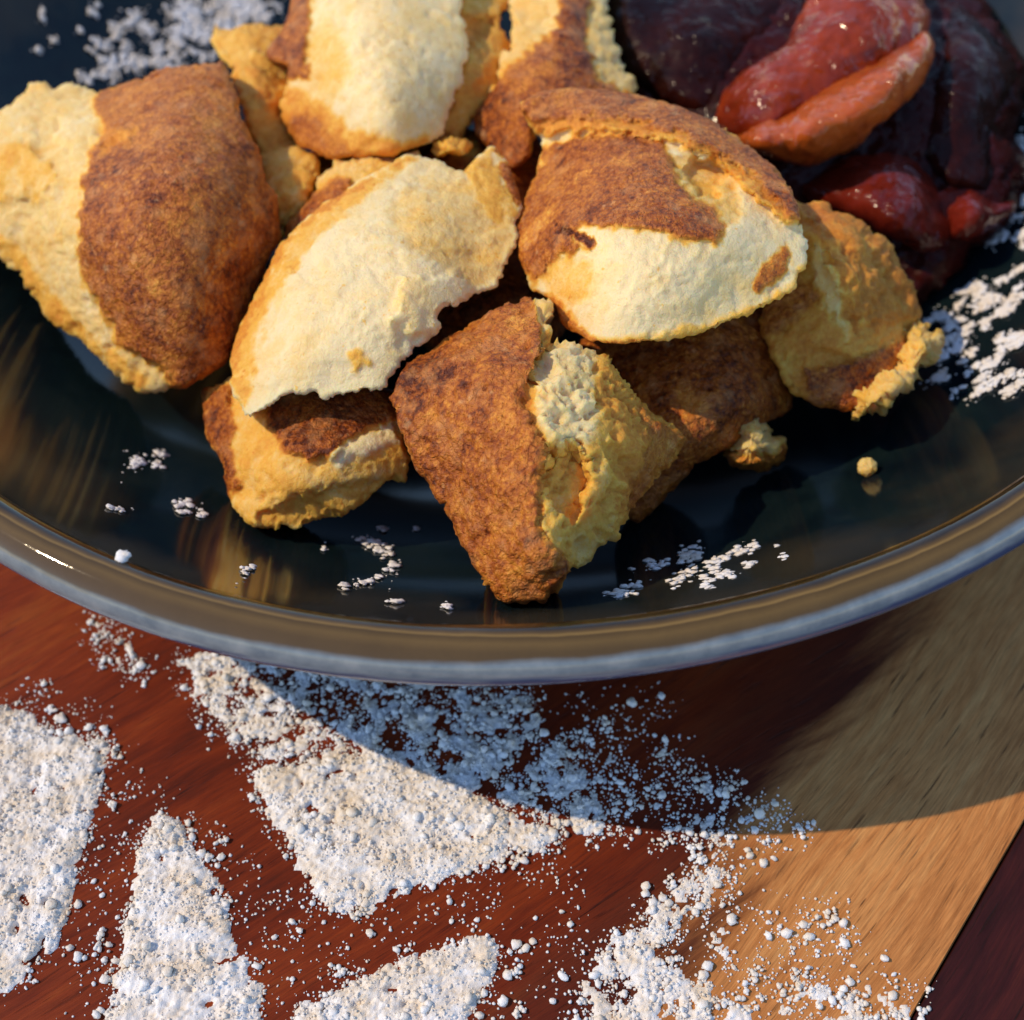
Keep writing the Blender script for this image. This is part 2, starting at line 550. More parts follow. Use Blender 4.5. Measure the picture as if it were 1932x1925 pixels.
def lump(name, outline, ctrl, label, cat, group, mats, base=.1, regions=(), step=5.0, rough=1.0, ragged=6.5, thick=1.8,
         edge=15, edge_drop=.13, seed=0, split=True, parts=('crust', 'crumb'), soft=8, lam=.02, round_outline=3):
    B = resample(outline, step)
    for _ in range(round_outline):
        B = .5 * B + .25 * (np.roll(B, 1, 0) + np.roll(B, -1, 0))
    if ragged:
        tan = np.roll(B, -1, 0) - np.roll(B, 1, 0)
        nor = np.stack([tan[:, 1], -tan[:, 0]], 1) / (np.linalg.norm(tan, axis=1)[:, None] + 1e-9)
        q = np.c_[B / 34, np.full(len(B), seed * 3.7)]
        tb = np.full(len(B), base, float)
        for rg in regions:
            f = smooth(-9, 9, sdist(B, rg[0]))
            tb = tb * (1 - f) + rg[1] * f
        torn = (.30 + .95 * smooth(.42, .16, tb)) if split else 1.0
        B = B + nor * (ragged * torn * (fbm(q, 4, seed, .68)))[:, None]
    x0, y0 = B.min(0)
    x1, y1 = B.max(0)
    gx, gy = np.meshgrid(np.arange(x0, x1, step), np.arange(y0, y1, step * .866))
    gx = gx + (np.arange(gx.shape[0]) % 2)[:, None] * step * .5
    G = np.c_[gx.ravel(), gy.ravel()] + RNG.uniform(-.18, .18, (gx.size, 2)) * step
    G = G[in_poly(G, B)]
    G = G[dist_poly(G, B) > step * .6]
    nb = len(B)
    pts = np.r_[B, G]
    res = delaunay_2d_cdt([Vector(p) for p in pts], [(i, (i + 1) % nb) for i in range(nb)], [list(range(nb))], 1, 1e-4)
    q = np.array([(v.x, v.y) for v in res[0]])
    tri = np.array([f for f in res[2] if len(f) == 3], int)
    a, b, c = q[tri[:, 0]], q[tri[:, 1]], q[tri[:, 2]]
    ar = (b[:, 0] - a[:, 0]) * (c[:, 1] - a[:, 1]) - (b[:, 1] - a[:, 1]) * (c[:, 0] - a[:, 0])
    tri[ar > 0] = tri[ar > 0][:, ::-1]             # towards the viewer (y runs down)
    w = tps(ctrl, q, lam)
    dB = dist_poly(q, B)
    e = np.clip(1 - dB / edge, 0, 1)
    w = w + edge_drop * (1 - np.sqrt(np.maximum(0, 1 - e * e)))
    toast = np.full(len(q), base, float)
    P0 = at(q[:, 0], q[:, 1], w)
    wig = (9 * fbm(P0 * 2.6, 2, seed + 50) + 9 * fbm(P0 * 7, 2, seed + 60)) * (1 if split else 0)
    for rg in regions:
        poly, tval = rg[0], rg[1]
        lift = rg[2] if len(rg) > 2 else 0.0
        sf = rg[3] if len(rg) > 3 else soft
        s = sdist(q, poly) + wig * min(1, sf / 6 + .4)
        f = smooth(-sf, sf, s)
        toast = toast * (1 - f) + tval * f
        w = w - lift * smooth(-sf * .8, sf * .8 + 4, s)
    crust = smooth(.42, .6, toast)
    w = w - .05 * crust
    P = at(q[:, 0], q[:, 1], w)
    def normals(P, T):
        fn = np.cross(P[T[:, 1]] - P[T[:, 0]], P[T[:, 2]] - P[T[:, 0]])
        N = np.zeros_like(P)
        for k in range(3):
            np.add.at(N, T[:, k], fn)
        return N / (np.linalg.norm(N, axis=1)[:, None] + 1e-12)
    N = normals(P, tri)
    if rough:
        crumb = 1 - crust
        bil = lambda f, s: .45 - np.abs(perlin(P * f, s)) * 1.6
        lumpy = .20 + 1.1 * smooth(-.05, .40, perlin(P * 1.1, seed + 9))
        tear = smooth(.05, .30, perlin(P * np.array([1.3, 2.2, 1.3]), seed + 14) - .1)
        d_crumb = .08 * fbm(P * 1.2, 2, seed + 1) + (.075 * bil(3.1, seed + 2) + .06 * bil(7.0, seed + 3)) * lumpy + .024 * perlin(P * 12, seed + 4) \
            - .11 * tear - .07 * smooth(.30, .55, perlin(P * 4.6, seed + 15)) - .045 * smooth(.28, .5, perlin(P * 9.5, seed + 16))
        d_crust = .05 * fbm(P * 1.6, 2, seed + 5) + .030 * perlin(P * 5, seed + 6) + .022 * perlin(P * 11, seed + 7) \
            - .045 * smooth(.42, .7, perlin(P * 7, seed + 8))
        P = P + N * (rough * (crumb * d_crumb + crust * d_crust))[:, None]
    # thickness: the rim of the lump goes back away from the viewer and closes behind
    order = None
    adj = {}
    cnt = {}
    for k in range(3):
        for u_, v_ in zip(tri[:, k], tri[:, (k + 1) % 3]):
            cnt[(u_, v_)] = 1
    nxt = {u_: v_ for (u_, v_) in cnt if (v_, u_) not in cnt}
    st = next(iter(nxt))
    loop = [st]
    while nxt[loop[-1]] != st and len(loop) < len(nxt) + 2:
        loop.append(nxt[loop[-1]])
    L = P[loop]
    cen = P.mean(0)
    ray = (L - CAM) / np.linalg.norm(L - CAM, axis=1)[:, None]
    rings, tt = [], []
    for sh, dp in ((1.0, .10), (.985, .30), (.94, .55), (.82, .8), (.6, .95), (.3, 1.0)):
        R = L + ray * (thick * dp)
        cc = cen + ray.mean(0) * (thick * dp)
        R = cc + (R - cc) * sh
        R = R + .05 * rough * np.c_[perlin(R * 3, seed + 11), perlin(R * 3, seed + 12), perlin(R * 3, seed + 13)] * (1 if dp > .15 else 0)
        r = np.hypot(R[:, 0], R[:, 1])
        lowz = z_in(np.minimum(r, RIM)) + .03
        R[:, 2] = np.maximum(R[:, 2], lowz)
        rings.append(R)
        tt.append(toast[loop])
    V = [P] + rings
    n0, nl = len(P), len(loop)
    tail = cen + ray.mean(0) * thick
    tail[2] = max(tail[2], float(z_in(hypot(tail[0], tail[1]))) + .03)
    V.append(tail[None])
    T = [tri]
    prev = np.array(loop)
    for k in range(len(rings)):
        cur = n0 + k * nl + np.arange(nl)
        p2, c2 = np.roll(prev, -1), np.roll(cur, -1)
        T += [np.c_[p2, prev, cur], np.c_[p2, cur, c2]]
        prev = cur
    last = n0 + len(rings) * nl
    T.append(np.c_[np.roll(prev, -1), prev, np.full(nl, last)])
    V = np.concatenate(V)
    T = np.concatenate(T)
    ta = np.concatenate([toast] + tt + [[base]])
    org = V[np.argmin(V[:, 2])].copy()
    org[:2] = V[:, :2].mean(0)
    V = V - org
    if not split:
        o = mesh_obj(name, V, T, mats, None, {'toast': ta})
        o.location = org
        return tag(o, label, cat, group)
    root = tag(empty(name, org), label, cat, group)
    br = ta[T].mean(1) >= .52
    for nm, sel in ((parts[0], br), (parts[1], ~br)):
        if sel.sum() < 30:
            continue
        used = np.unique(T[sel])
        mp = np.full(len(V), -1)
        mp[used] = np.arange(len(used))
        mesh_obj(nm, V[used], mp[T[sel]], mats, root, {'toast': ta[used]})
    return root

GRP = 'torn pancake chunks piled in the bowl'
def cake(label, outline, ctrl, **kw):
    return lump('pancake_chunk', outline, ctrl, label, 'pancake', GRP, M_CAKE, **kw)

# large chunk at the left, brown crust towards the light
cake('large chunk at the left end of the pile, speckled brown crust bordered by cream crumb',
     [(-70, 240), (0, 205), (70, 155), (130, 160), (190, 172), (300, 132), (420, 112), (442, 150), (450, 200), (490, 290), (502, 340), (526, 370), (532, 450), (482, 545),
      (455, 620), (425, 690), (345, 735), (270, 737), (200, 690), (150, 650), (90, 600), (40, 530), (0, 480), (-70, 430)],
     [(-70, 330, 22.4), (0, 205, 22.6), (70, 158, 22.8), (190, 172, 22.5), (420, 112, 22.4), (450, 200, 21.8), (490, 290, 21.5), (526, 380, 21.5), (530, 450, 21.5),
      (482, 545, 21.2), (425, 690, 20.7), (345, 735, 20.4), (270, 735, 20.6), (200, 690, 20.8), (90, 600, 21.4), (0, 480, 22.0), (80, 350, 21.3), (155, 440, 20.5),
      (195, 590, 20.5), (250, 400, 20.0), (330, 420, 19.95), (410, 470, 20.25), (330, 600, 20.0), (400, 620, 20.3), (300, 250, 20.9), (430, 330, 20.6), (470, 460, 20.8)],
     base=.11, step=5.0, thick=1.9, seed=1, rough=.5,
     regions=[([(-70, 300), (40, 260), (110, 330), (90, 380), (-70, 390)], .22, .08), ([(-70, 430), (0, 480), (90, 600), (200, 690), (270, 737), (280, 715), (210, 665), (110, 570), (20, 450)], .27),
              ([(190, 172), (300, 132), (420, 108), (446, 150), (454, 200), (494, 290), (506, 340), (530, 370), (536, 450), (486, 545), (425, 695), (345, 740), (310, 702), (230, 650), (195, 590),
                (160, 540), (145, 470), (152, 420), (155, 330), (165, 300), (200, 245), (183, 200)], .72, .10, 10),
              ([(190, 172), (300, 132), (420, 108), (446, 150), (454, 200), (470, 260), (400, 280), (330, 290), (200, 275), (183, 200)], .60, 0, 20),
              ([(200, 240), (260, 240), (240, 275), (190, 290)], .42, 0, 10),
              ([(480, 545), (425, 695), (345, 740), (330, 690), (390, 600), (420, 500), (500, 430)], .80, 0, 30)])

# pale chunk in the middle
cake('pale wedge chunk left of the middle, broad smooth cream face with a golden left edge',
     [(440, 650), (433, 720), (456, 782), (480, 790), (520, 760), (545, 742), (600, 748), (660, 745), (720, 735), (750, 700), (758, 680), (785, 650), (830, 632), (835, 592), (900, 560), (950, 530), (978, 440),
      (986, 385), (960, 310), (930, 275), (890, 310), (882, 326), (830, 300), (770, 290), (700, 330), (600, 390), (530, 455), (480, 560)],
     [(440, 650, 19.9), (435, 720, 19.4), (465, 785, 18.95), (600, 748, 18.75), (720, 735, 18.7), (780, 650, 18.9), (835, 600, 19.0), (900, 560, 19.4), (980, 430, 20.0),
      (985, 385, 20.4), (935, 275, 21.0), (885, 320, 20.6), (780, 290, 20.8), (700, 330, 20.6), (600, 392, 20.45), (530, 458, 20.4), (480, 560, 20.2), (600, 600, 18.95),
      (700, 500, 19.1), (800, 440, 19.4), (560, 650, 18.9), (880, 480, 19.6), (880, 400, 19.9), (640, 440, 19.75), (500, 680, 19.1), (540, 560, 19.3), (740, 620, 18.7), (820, 520, 19.05)],
     base=.03, step=4.6, thick=2.0, seed=2, rough=.30, edge=9, edge_drop=.07,
     regions=[([(740, 375), (800, 330), (880, 345), (960, 380), (985, 430), (950, 525), (880, 545), (830, 500), (780, 470), (740, 440)], .13, -.06, 16),
              ([(433, 720), (440, 650), (480, 560), (530, 455), (600, 390), (700, 330), (770, 290), (785, 300), (715, 350), (630, 415), (560, 490), (515, 570), (485, 650), (470, 720), (462, 770), (455, 780)], .24, 0, 7),
              ([(430, 720), (436, 650), (474, 560), (525, 455), (595, 388), (700, 326), (770, 286), (772, 292), (704, 338), (610, 396), (543, 462), (492, 566), (455, 650), (446, 720)], .40, 0, 5),
              ([(925, 270), (965, 310), (990, 375), (975, 392), (945, 340)], .74, 0, 5), ([(880, 320), (925, 275), (950, 340), (975, 400), (940, 420), (900, 380)], .26, .05, 8),
              ([(760, 520), (860, 510), (895, 555), (830, 590), (830, 630), (780, 640), (735, 600)], .06, .16, 9), ([(650, 660), (690, 650), (700, 690), (665, 700)], .28, .05, 6)])

# under the pale chunk
cake('chunk low on the left under the pale wedge, brown skin folded over a yellow side',
     [(380, 735), (388, 830), (420, 872), (430, 940), (460, 985), (500, 1000), (560, 996), (620, 980), (680, 958), (725, 912), (770, 912), (778, 870), (760, 800), (745, 735), (600, 700), (480, 700)],
     [(480, 990, 19.15), (560, 995, 19.1), (700, 935, 19.2), (770, 905, 19.5), (775, 860, 19.4), (640, 860, 18.95), (600, 730, 19.9), (480, 745, 20.0), (395, 755, 20.5), (390, 830, 20.2), (430, 930, 19.7),
      (520, 890, 18.95), (735, 745, 19.9), (560, 850, 19.05), (700, 820, 19.2), (620, 930, 18.95), (680, 770, 19.6)],
     base=.22, step=4.6, thick=1.2, seed=3, rough=.5, edge=13, edge_drop=.11,
     regions=[([(480, 965), (540, 950), (600, 925), (700, 905), (728, 905), (680, 965), (560, 1002), (490, 1004)], .27, -.12, 7),
              ([(500, 735), (600, 690), (750, 725), (752, 790), (690, 812), (650, 835), (630, 862), (580, 868), (535, 845), (505, 800)], .82, .10, 10),
              ([(372, 730), (380, 830), (415, 875), (428, 945), (446, 920), (436, 860), (440, 800), (430, 730)], .72, .0, 9), ([(620, 868), (650, 835), (745, 795), (765, 830), (700, 850), (640, 885)], .03, .05, 5)])

# front chunk
cake('front chunk pointing at the rim, coarse brown crust left, torn lumpy crumb right',
     [(985, 556), (1020, 560), (1038, 578), (1042, 640), (1075, 645), (1150, 680), (1195, 722), (1232, 762), (1300, 822), (1285, 860), (1235, 920), (1200, 962), (1150, 1012), (1112, 1052), (1065, 1090),
      (1025, 1140), (990, 1138), (940, 1128), (905, 1080), (865, 1020), (840, 970), (810, 920), (780, 870), (760, 830), (737, 755), (762, 690), (830, 645), (900, 600)],
     [(985, 556, 19.2), (1038, 580, 18.9), (900, 600, 19.2), (830, 645, 19.1), (760, 692, 18.9), (737, 755, 18.7), (762, 830, 18.45), (810, 920, 18.25), (865, 1020, 17.9), (940, 1125, 17.55), (1020, 1138, 17.4),
      (1040, 640, 18.25), (998, 700, 17.75), (988, 760, 17.5), (1020, 850, 17.15), (1025, 960, 17.0), (1060, 1040, 17.0), (1068, 1085, 17.2), (1075, 646, 18.4), (1150, 680, 18.6), (1232, 762, 18.8),
      (1300, 824, 19.1), (1200, 962, 18.4), (1112, 1050, 17.7), (1060, 720, 17.65), (1090, 800, 17.5), (1150, 780, 17.75), (1180, 870, 17.8), (1130, 960, 17.5), (880, 780, 17.85), (910, 920, 17.55), (880, 680, 18.3)],
     base=.26, step=4.2, thick=1.9, seed=4, rough=1.15, edge=12, edge_drop=.10, ragged=8,
     regions=[([(1000, 640), (1080, 640), (1150, 690), (1130, 760), (1130, 830), (1060, 840), (1010, 810)], .05, .08, 14), ([(1030, 850), (1075, 835), (1110, 870), (1115, 930), (1080, 985), (1035, 965), (1020, 900)], .27, -.34, 9),
              ([(1130, 670), (1200, 720), (1310, 822), (1250, 910), (1190, 960), (1150, 985), (1140, 930), (1170, 860), (1150, 800), (1120, 740)], .36, .02, 14),
              ([(1215, 770), (1310, 822), (1250, 910), (1180, 975), (1190, 900), (1230, 840)], .56, 0, 14),
              ([(985, 550), (1042, 570), (1046, 640), (1040, 652), (1000, 700), (985, 760), (1012, 810), (1022, 850), (1014, 900), (1025, 960), (1018, 1010), (1060, 1045), (1066, 1085), (1030, 1145), (990, 1145), (935, 1130),
                (860, 1020), (800, 920), (750, 830), (730, 755), (755, 690), (830, 638), (900, 592)], .68, .10, 10),
              ([(750, 700), (830, 660), (880, 700), (800, 760), (770, 830), (735, 755)], .84, 0, 16), ([(870, 640), (960, 600), (1000, 640), (960, 720), (880, 720)], .62, 0, 22),
              ([(1010, 560), (1042, 575), (1042, 640), (1020, 660), (1015, 610)], .14, .02, 5), ([(940, 700), (1000, 690), (990, 770), (1010, 850), (960, 850)], .58, 0, 22)])

# upper right chunk
cake('biggest rounded chunk right of the middle, brown top skin lifted over a torn cream face',
     [(980, 196), (1020, 172), (1090, 164), (1200, 179), (1270, 196), (1330, 220), (1385, 252), (1430, 289), (1465, 318), (1492, 352), (1508, 410), (1530, 470), (1515, 510), (1482, 560), (1425, 590), (1330, 625),
      (1230, 650), (1120, 646), (1062, 618), (1045, 572), (1000, 540), (984, 500), (970, 440), (985, 390), (1000, 350), (1030, 280), (1005, 240), (985, 215)],
     [(980, 196, 21.2), (1090, 165, 21.3), (1200, 180, 21.1), (1330, 222, 20.6), (1430, 290, 20.2), (1495, 360, 19.6), (1530, 470, 19.05), (1482, 560, 18.8), (1425, 590, 18.65), (1330, 625, 18.5), (1230, 650, 18.4),
      (1120, 646, 18.55), (1062, 612, 19.1), (1000, 540, 19.7), (970, 440, 20.3), (1000, 350, 20.7), (1030, 280, 20.9), (1100, 440, 18.9), (1250, 452, 18.35), (1370, 452, 18.5), (1230, 560, 18.2), (1400, 530, 18.6),
      (1110, 550, 18.7), (1150, 330, 19.5), (1280, 350, 19.1), (1420, 400, 19.0), (1300, 260, 19.9), (1120, 220, 20.6), (1040, 420, 19.6)],
     base=.03, step=4.4, thick=2.2, seed=5, rough=.34, edge=9, edge_drop=.07,
     regions=[([(985, 495), (1045, 470), (1110, 500), (1110, 560), (1050, 570)], .20, 0, 10), ([(1260, 285), (1390, 320), (1400, 420), (1370, 440), (1300, 370)], .17, -.10, 8),
              ([(1035, 275), (1100, 255), (1180, 250), (1255, 265), (1268, 330), (1310, 372), (1345, 395), (1372, 430), (1350, 457), (1290, 447), (1220, 432), (1140, 427), (1100, 424), (1085, 445), (1108, 470), (1050, 485),
                (1010, 535), (984, 500), (965, 440), (985, 390), (1000, 350)], .70, .06, 10),
              ([(1000, 350), (1035, 290), (1070, 330), (1040, 430), (1010, 530), (980, 500), (965, 440)], .62, 0, 20),
              ([(1048, 424), (1080, 422), (1112, 445), (1118, 466), (1095, 462), (1055, 440)], .97, -.10, 4),
              ([(1308, 305), (1345, 290), (1372, 325), (1352, 372), (1318, 372), (1300, 345)], .20, -.30, 7),
              ([(974, 200), (1020, 165), (1090, 157), (1200, 172), (1330, 213), (1435, 282), (1500, 350), (1518, 425), (1480, 425), (1430, 380), (1370, 320), (1290, 280), (1200, 252), (1110, 246), (1040, 256), (1000, 246)], .38, .22, 6),
              ([(974, 200), (1020, 165), (1090, 157), (1200, 172), (1330, 213), (1435, 282), (1500, 350), (1514, 410), (1490, 400), (1440, 350), (1380, 300), (1290, 255), (1200, 228), (1110, 222), (1040, 230), (985, 225)], .70, .05, 10),
              ([(1440, 500), (1485, 462), (1500, 480), (1465, 530), (1425, 562), (1415, 545)], .60, -.02, 5),
              ([(1060, 600), (1130, 632), (1230, 636), (1330, 610), (1420, 576), (1478, 545), (1540, 465), (1490, 570), (1330, 635), (1220, 660), (1100, 650)], .22, .05, 5),
              ([(990, 545), (1045, 560), (1075, 600), (1130, 640), (1230, 648), (1120, 655), (1055, 625), (1040, 575)], .52, 0, 6)])

# right chunk, behind
cake('chunk at the right end of the pile, orange top and shaded cream hollow',
     [(1490, 385), (1545, 383), (1600, 400), (1645, 430), (1682, 470), (1712, 520), (1733, 562), (1738, 600), (1705, 700), (1655, 770), (1590, 776), (1530, 762), (1490, 740), (1430, 620), (1450, 540), (1480, 460)],
     [(1495, 395, 20.65), (1600, 405, 20.75), (1690, 480, 21.15), (1735, 580, 21.25), (1700, 695, 20.55), (1650, 765, 20.15), (1540, 758, 20.15), (1500, 640, 20.15), (1570, 610, 20.05), (1625, 525, 20.00), (1560, 470, 19.95),
      (1610, 690, 20.15), (1440, 600, 20.45), (1680, 600, 20.60), (1520, 540, 20.35)],
     base=.33, step=5.0, thick=1.7, seed=6, rough=.8,
     regions=[([(1525, 400), (1600, 396), (1690, 465), (1742, 570), (1735, 610), (1640, 615), (1590, 570), (1560, 500)], .42, .10, 12), ([(1530, 440), (1560, 470), (1590, 560), (1640, 610), (1600, 640), (1550, 580), (1520, 500)], .15, .08, 10),
              ([(1490, 380), (1545, 378), (1620, 400), (1660, 440), (1600, 425), (1540, 415)], .48, 0, 8), ([(1640, 430), (1690, 465), (1742, 570), (1725, 580), (1680, 500)], .50, 0, 10),
              ([(1520, 700), (1600, 690), (1700, 650), (1660, 775), (1590, 780), (1520, 765)], .74, .02, 12), ([(1430, 640), (1450, 540), (1500, 520), (1550, 560), (1500, 600)], .62, -.05, 10), ([(1590, 560), (1625, 590), (1620, 640), (1585, 600)], .45, -.1, 8)])

# loose torn strip at the far right
cake('thin pale strip of torn crumb hanging off the right end of the pile',
     [(1735, 600), (1752, 622), (1778, 640), (1765, 682), (1740, 712), (1700, 745), (1645, 785), (1608, 802), (1594, 776), (1612, 752), (1640, 726), (1688, 692), (1702, 650), (1697, 618)],
     [(1740, 615, 20.75), (1765, 655, 20.55), (1720, 715, 20.05), (1650, 775, 19.75), (1605, 790, 19.85), (1640, 735, 19.95), (1695, 690, 20.15), (1710, 640, 20.55), (1735, 660, 20.00), (1690, 725, 19.60), (1640, 765, 19.45)],
     base=.20, step=4.2, thick=.7, seed=7, rough=1.0, ragged=9, edge=24, edge_drop=.35)

# dark brown chunk under the biggest one
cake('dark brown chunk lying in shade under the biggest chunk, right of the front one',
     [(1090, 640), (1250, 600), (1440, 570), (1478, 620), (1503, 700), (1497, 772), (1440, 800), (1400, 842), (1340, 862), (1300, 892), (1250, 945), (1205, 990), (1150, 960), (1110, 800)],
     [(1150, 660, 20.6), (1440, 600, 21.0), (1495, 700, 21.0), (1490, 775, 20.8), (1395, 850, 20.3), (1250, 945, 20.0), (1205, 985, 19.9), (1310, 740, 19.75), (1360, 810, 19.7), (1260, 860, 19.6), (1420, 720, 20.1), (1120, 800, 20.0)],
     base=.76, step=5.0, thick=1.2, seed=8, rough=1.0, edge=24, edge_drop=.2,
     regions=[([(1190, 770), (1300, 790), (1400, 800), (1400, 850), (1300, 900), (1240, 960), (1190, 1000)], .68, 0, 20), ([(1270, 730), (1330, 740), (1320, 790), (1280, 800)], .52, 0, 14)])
cake('small cream crumb piece with a browned lower edge below the dark brown chunk',
     [(1395, 800), (1410, 785), (1440, 778), (1455, 825), (1478, 826), (1487, 850), (1468, 878), (1440, 890), (1415, 886), (1380, 878), (1362, 852)],
     [(1425, 795, 20.0), (1375, 860, 20.1), (1475, 850, 20.2), (1430, 885, 20.2), (1425, 845, 19.6)],
     base=.18, step=4.2, thick=.9, seed=9, rough=1.0, ragged=7, edge=30, edge_drop=.4, regions=[([(1355, 850), (1400, 868), (1450, 860), (1490, 838), (1492, 860), (1468, 892), (1415, 896), (1365, 884)], .58, .03, 7)])

# back row
cake('upper middle chunk at the back, tall cream torn face with an orange lower left side',
     [(600, -70), (880, -70), (868, 0), (882, 60), (882, 120), (852, 200), (832, 255), (800, 272), (720, 296), (620, 300), (562, 275), (530, 215), (540, 160), (546, 125), (500, 112), (504, 90), (532, 60), (545, 20), (550, -40)],
     [(720, 293, 21.35), (620, 298, 21.8), (560, 270, 22.2), (510, 100, 23.3), (560, 0, 23.5), (620, 100, 22.2), (700, 120, 21.4), (870, 90, 22.3), (850, 0, 22.9), (800, 265, 21.6), (640, 220, 21.7), (740, 220, 21.15),
      (600, -70, 23.8), (880, -70, 23.6), (720, -20, 22.6), (840, 190, 21.9)],
     base=.05, step=5.5, thick=2.2, seed=10, rough=.38,
     regions=[([(560, 60), (640, 40), (660, 130), (640, 190), (590, 180)], .17, 0, 16), ([(490, 115), (500, 85), (530, 55), (540, -75), (590, -75), (582, 60), (572, 110), (580, 150), (530, 150)], .76, .02, 7),
              ([(525, 215), (540, 160), (575, 170), (600, 190), (660, 240), (760, 268), (820, 255), (800, 278), (720, 302), (620, 306), (555, 280)], .32, 0, 10), ([(535, 220), (580, 210), (640, 262), (690, 296), (610, 306), (555, 280)], .55, -.03, 12)])
cake('yellow chunk at the back left between the large left chunk and the upper middle one',
     [(400, 48), (500, 46), (565, 60), (590, 150), (590, 220), (580, 285), (520, 305), (480, 295), (455, 200), (440, 150), (415, 112), (398, 90)],
     [(410, 55, 24.4), (500, 60, 24.3), (580, 100, 24.2), (580, 200, 23.6), (560, 280, 22.9), (490, 290, 22.8), (440, 150, 23.2), (480, 180, 22.8), (420, 110, 23.6), (470, 90, 23.5)],
     base=.25, step=6, thick=1.6, seed=11, rough=.6, regions=[([(465, 128), (520, 135), (535, 200), (490, 205)], .36, .05, 8)])
cake('small yellow scrap in the gap behind the large left chunk',
     [(488, 290), (560, 272), (602, 295), (612, 330), (590, 372), (545, 425), (528, 470), (512, 400), (498, 340)],
     [(495, 300, 22.4), (600, 300, 22.2), (600, 360, 22.0), (530, 450, 21.9), (550, 340, 21.8)], base=.27, step=6, thick=1.2, seed=12, rough=.6)
cake('orange yellow chunk at the back tucked right of the upper middle chunk',
     [(850, -70), (975, -70), (965, 0), (942, 40), (962, 90), (955, 160), (905, 222), (862, 265), (822, 252), (850, 180), (870, 110), (860, 0)],
     [(860, -60, 24.2), (970, -60, 24.4), (960, 90, 23.5), (900, 220, 22.7), (830, 250, 22.5), (905, 120, 22.6), (880, 10, 23.6)], base=.30, step=6, thick=1.5, seed=13, rough=.6,
     regions=[([(880, 30), (940, 30), (920, 70), (885, 85)], .40, -.25, 8)])
cake('back chunk below the plums, brown crust band between two cream edges',
     [(955, -70), (1145, -70), (1150, 30), (1172, 100), (1202, 150), (1195, 200), (1090, 215), (1020, 220), (1000, 300), (965, 325), (930, 285), (893, 255), (893, 212), (930, 160), (955, 100), (965, 40)],
     [(965, 0, 23.9), (1060, 0, 23.3), (1140, 0, 23.9), (1060, 100, 22.5), (1150, 100, 22.9), (1195, 175, 22.7), (900, 230, 22.6), (970, 310, 22.0), (1040, 200, 21.9), (1060, -70, 24.4), (960, 180, 22.2)],
     base=.13, step=5.5, thick=1.9, seed=14, rough=.7,
     regions=[([(1055, -75), (1112, -75), (1105, 80), (1128, 150), (1200, 180), (1200, 210), (1090, 225), (1010, 230), (1005, 310), (960, 335), (885, 255), (890, 212), (955, 145), (1010, 92), (1050, 60)], .80, .06, 7),
              ([(930, 160), (1000, 100), (1050, 60), (1060, 120), (980, 180)], .62, 0, 12)])
cake('cream scrap with a browned corner wedged behind the pale wedge',
     [(536, 480), (540, 420), (590, 368), (600, 330), (640, 298), (700, 288), (790, 282), (790, 310), (700, 380), (620, 440)],
     [(540, 470, 21.4), (545, 425, 21.6), (600, 340, 21.6), (650, 300, 21.7), (780, 290, 21.6), (680, 340, 21.2), (600, 420, 21.2)], base=.2, step=5.5, thick=1.1, seed=15, rough=.7,
     regions=[([(530, 490), (535, 420), (590, 365), (655, 340), (662, 362), (610, 410)], .74, .05, 7)])
cake('small tan crumb between the upper middle chunk and the pale wedge',
     [(818, 272), (850, 250), (886, 264), (897, 292), (872, 306), (830, 296)], [(825, 275, 21.7), (890, 280, 21.7), (855, 280, 21.3), (860, 255, 21.9), (860, 300, 21.5)], base=.34, step=4.5, thick=.8, seed=16, rough=1.0, ragged=6, edge=24, edge_drop=.3)

cake('browned chunk added to darken the gap between the pale wedge and the biggest chunk',  # added filler, so the gaps in the pile show as dark shade
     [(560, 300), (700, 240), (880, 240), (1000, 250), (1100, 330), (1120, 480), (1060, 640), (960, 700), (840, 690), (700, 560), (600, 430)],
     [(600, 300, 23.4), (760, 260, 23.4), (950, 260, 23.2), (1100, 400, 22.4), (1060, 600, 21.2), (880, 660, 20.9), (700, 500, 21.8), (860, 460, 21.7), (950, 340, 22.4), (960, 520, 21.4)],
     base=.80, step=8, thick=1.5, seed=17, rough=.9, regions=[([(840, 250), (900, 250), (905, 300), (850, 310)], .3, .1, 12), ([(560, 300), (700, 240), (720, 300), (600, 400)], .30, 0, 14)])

# loose crumb on the glaze
def crumb(px, py, rad, label):
    P, N, ok = on_bowl(px, py)
    import bmesh
    bm = bmesh.new()
    bmesh.ops.create_icosphere(bm, subdivisions=4, radius=rad)
    for v in bm.verts:
        d = 1 + .30 * float(perlin(np.array([v.co]) * 3 / rad * .3 + px)[0]) + .14 * float(perlin(np.array([v.co]) * 10 / rad * .3 + py)[0])
        v.co = v.co * d
        v.co.z *= .9
    me = bpy.data.meshes.new('cake_crumb')
    bm.to_mesh(me)
    bm.free()
    t = me.attributes.new('toast', 'FLOAT', 'POINT')
    t.data.foreach_set('value', np.full(len(me.vertices), .16, np.float32))
    me.polygons.foreach_set('use_smooth', np.ones(len(me.polygons), bool))
    me.materials.append(M_CAKE)
    o = bpy.data.objects.new('cake_crumb', me)
    COL.objects.link(o)
    o.location = P[0] + N[0] * rad * .8
    return tag(o, label, 'crumb')
crumb(1640, 896, .135, 'single round cream crumb lying alone on the dark glaze at the right')

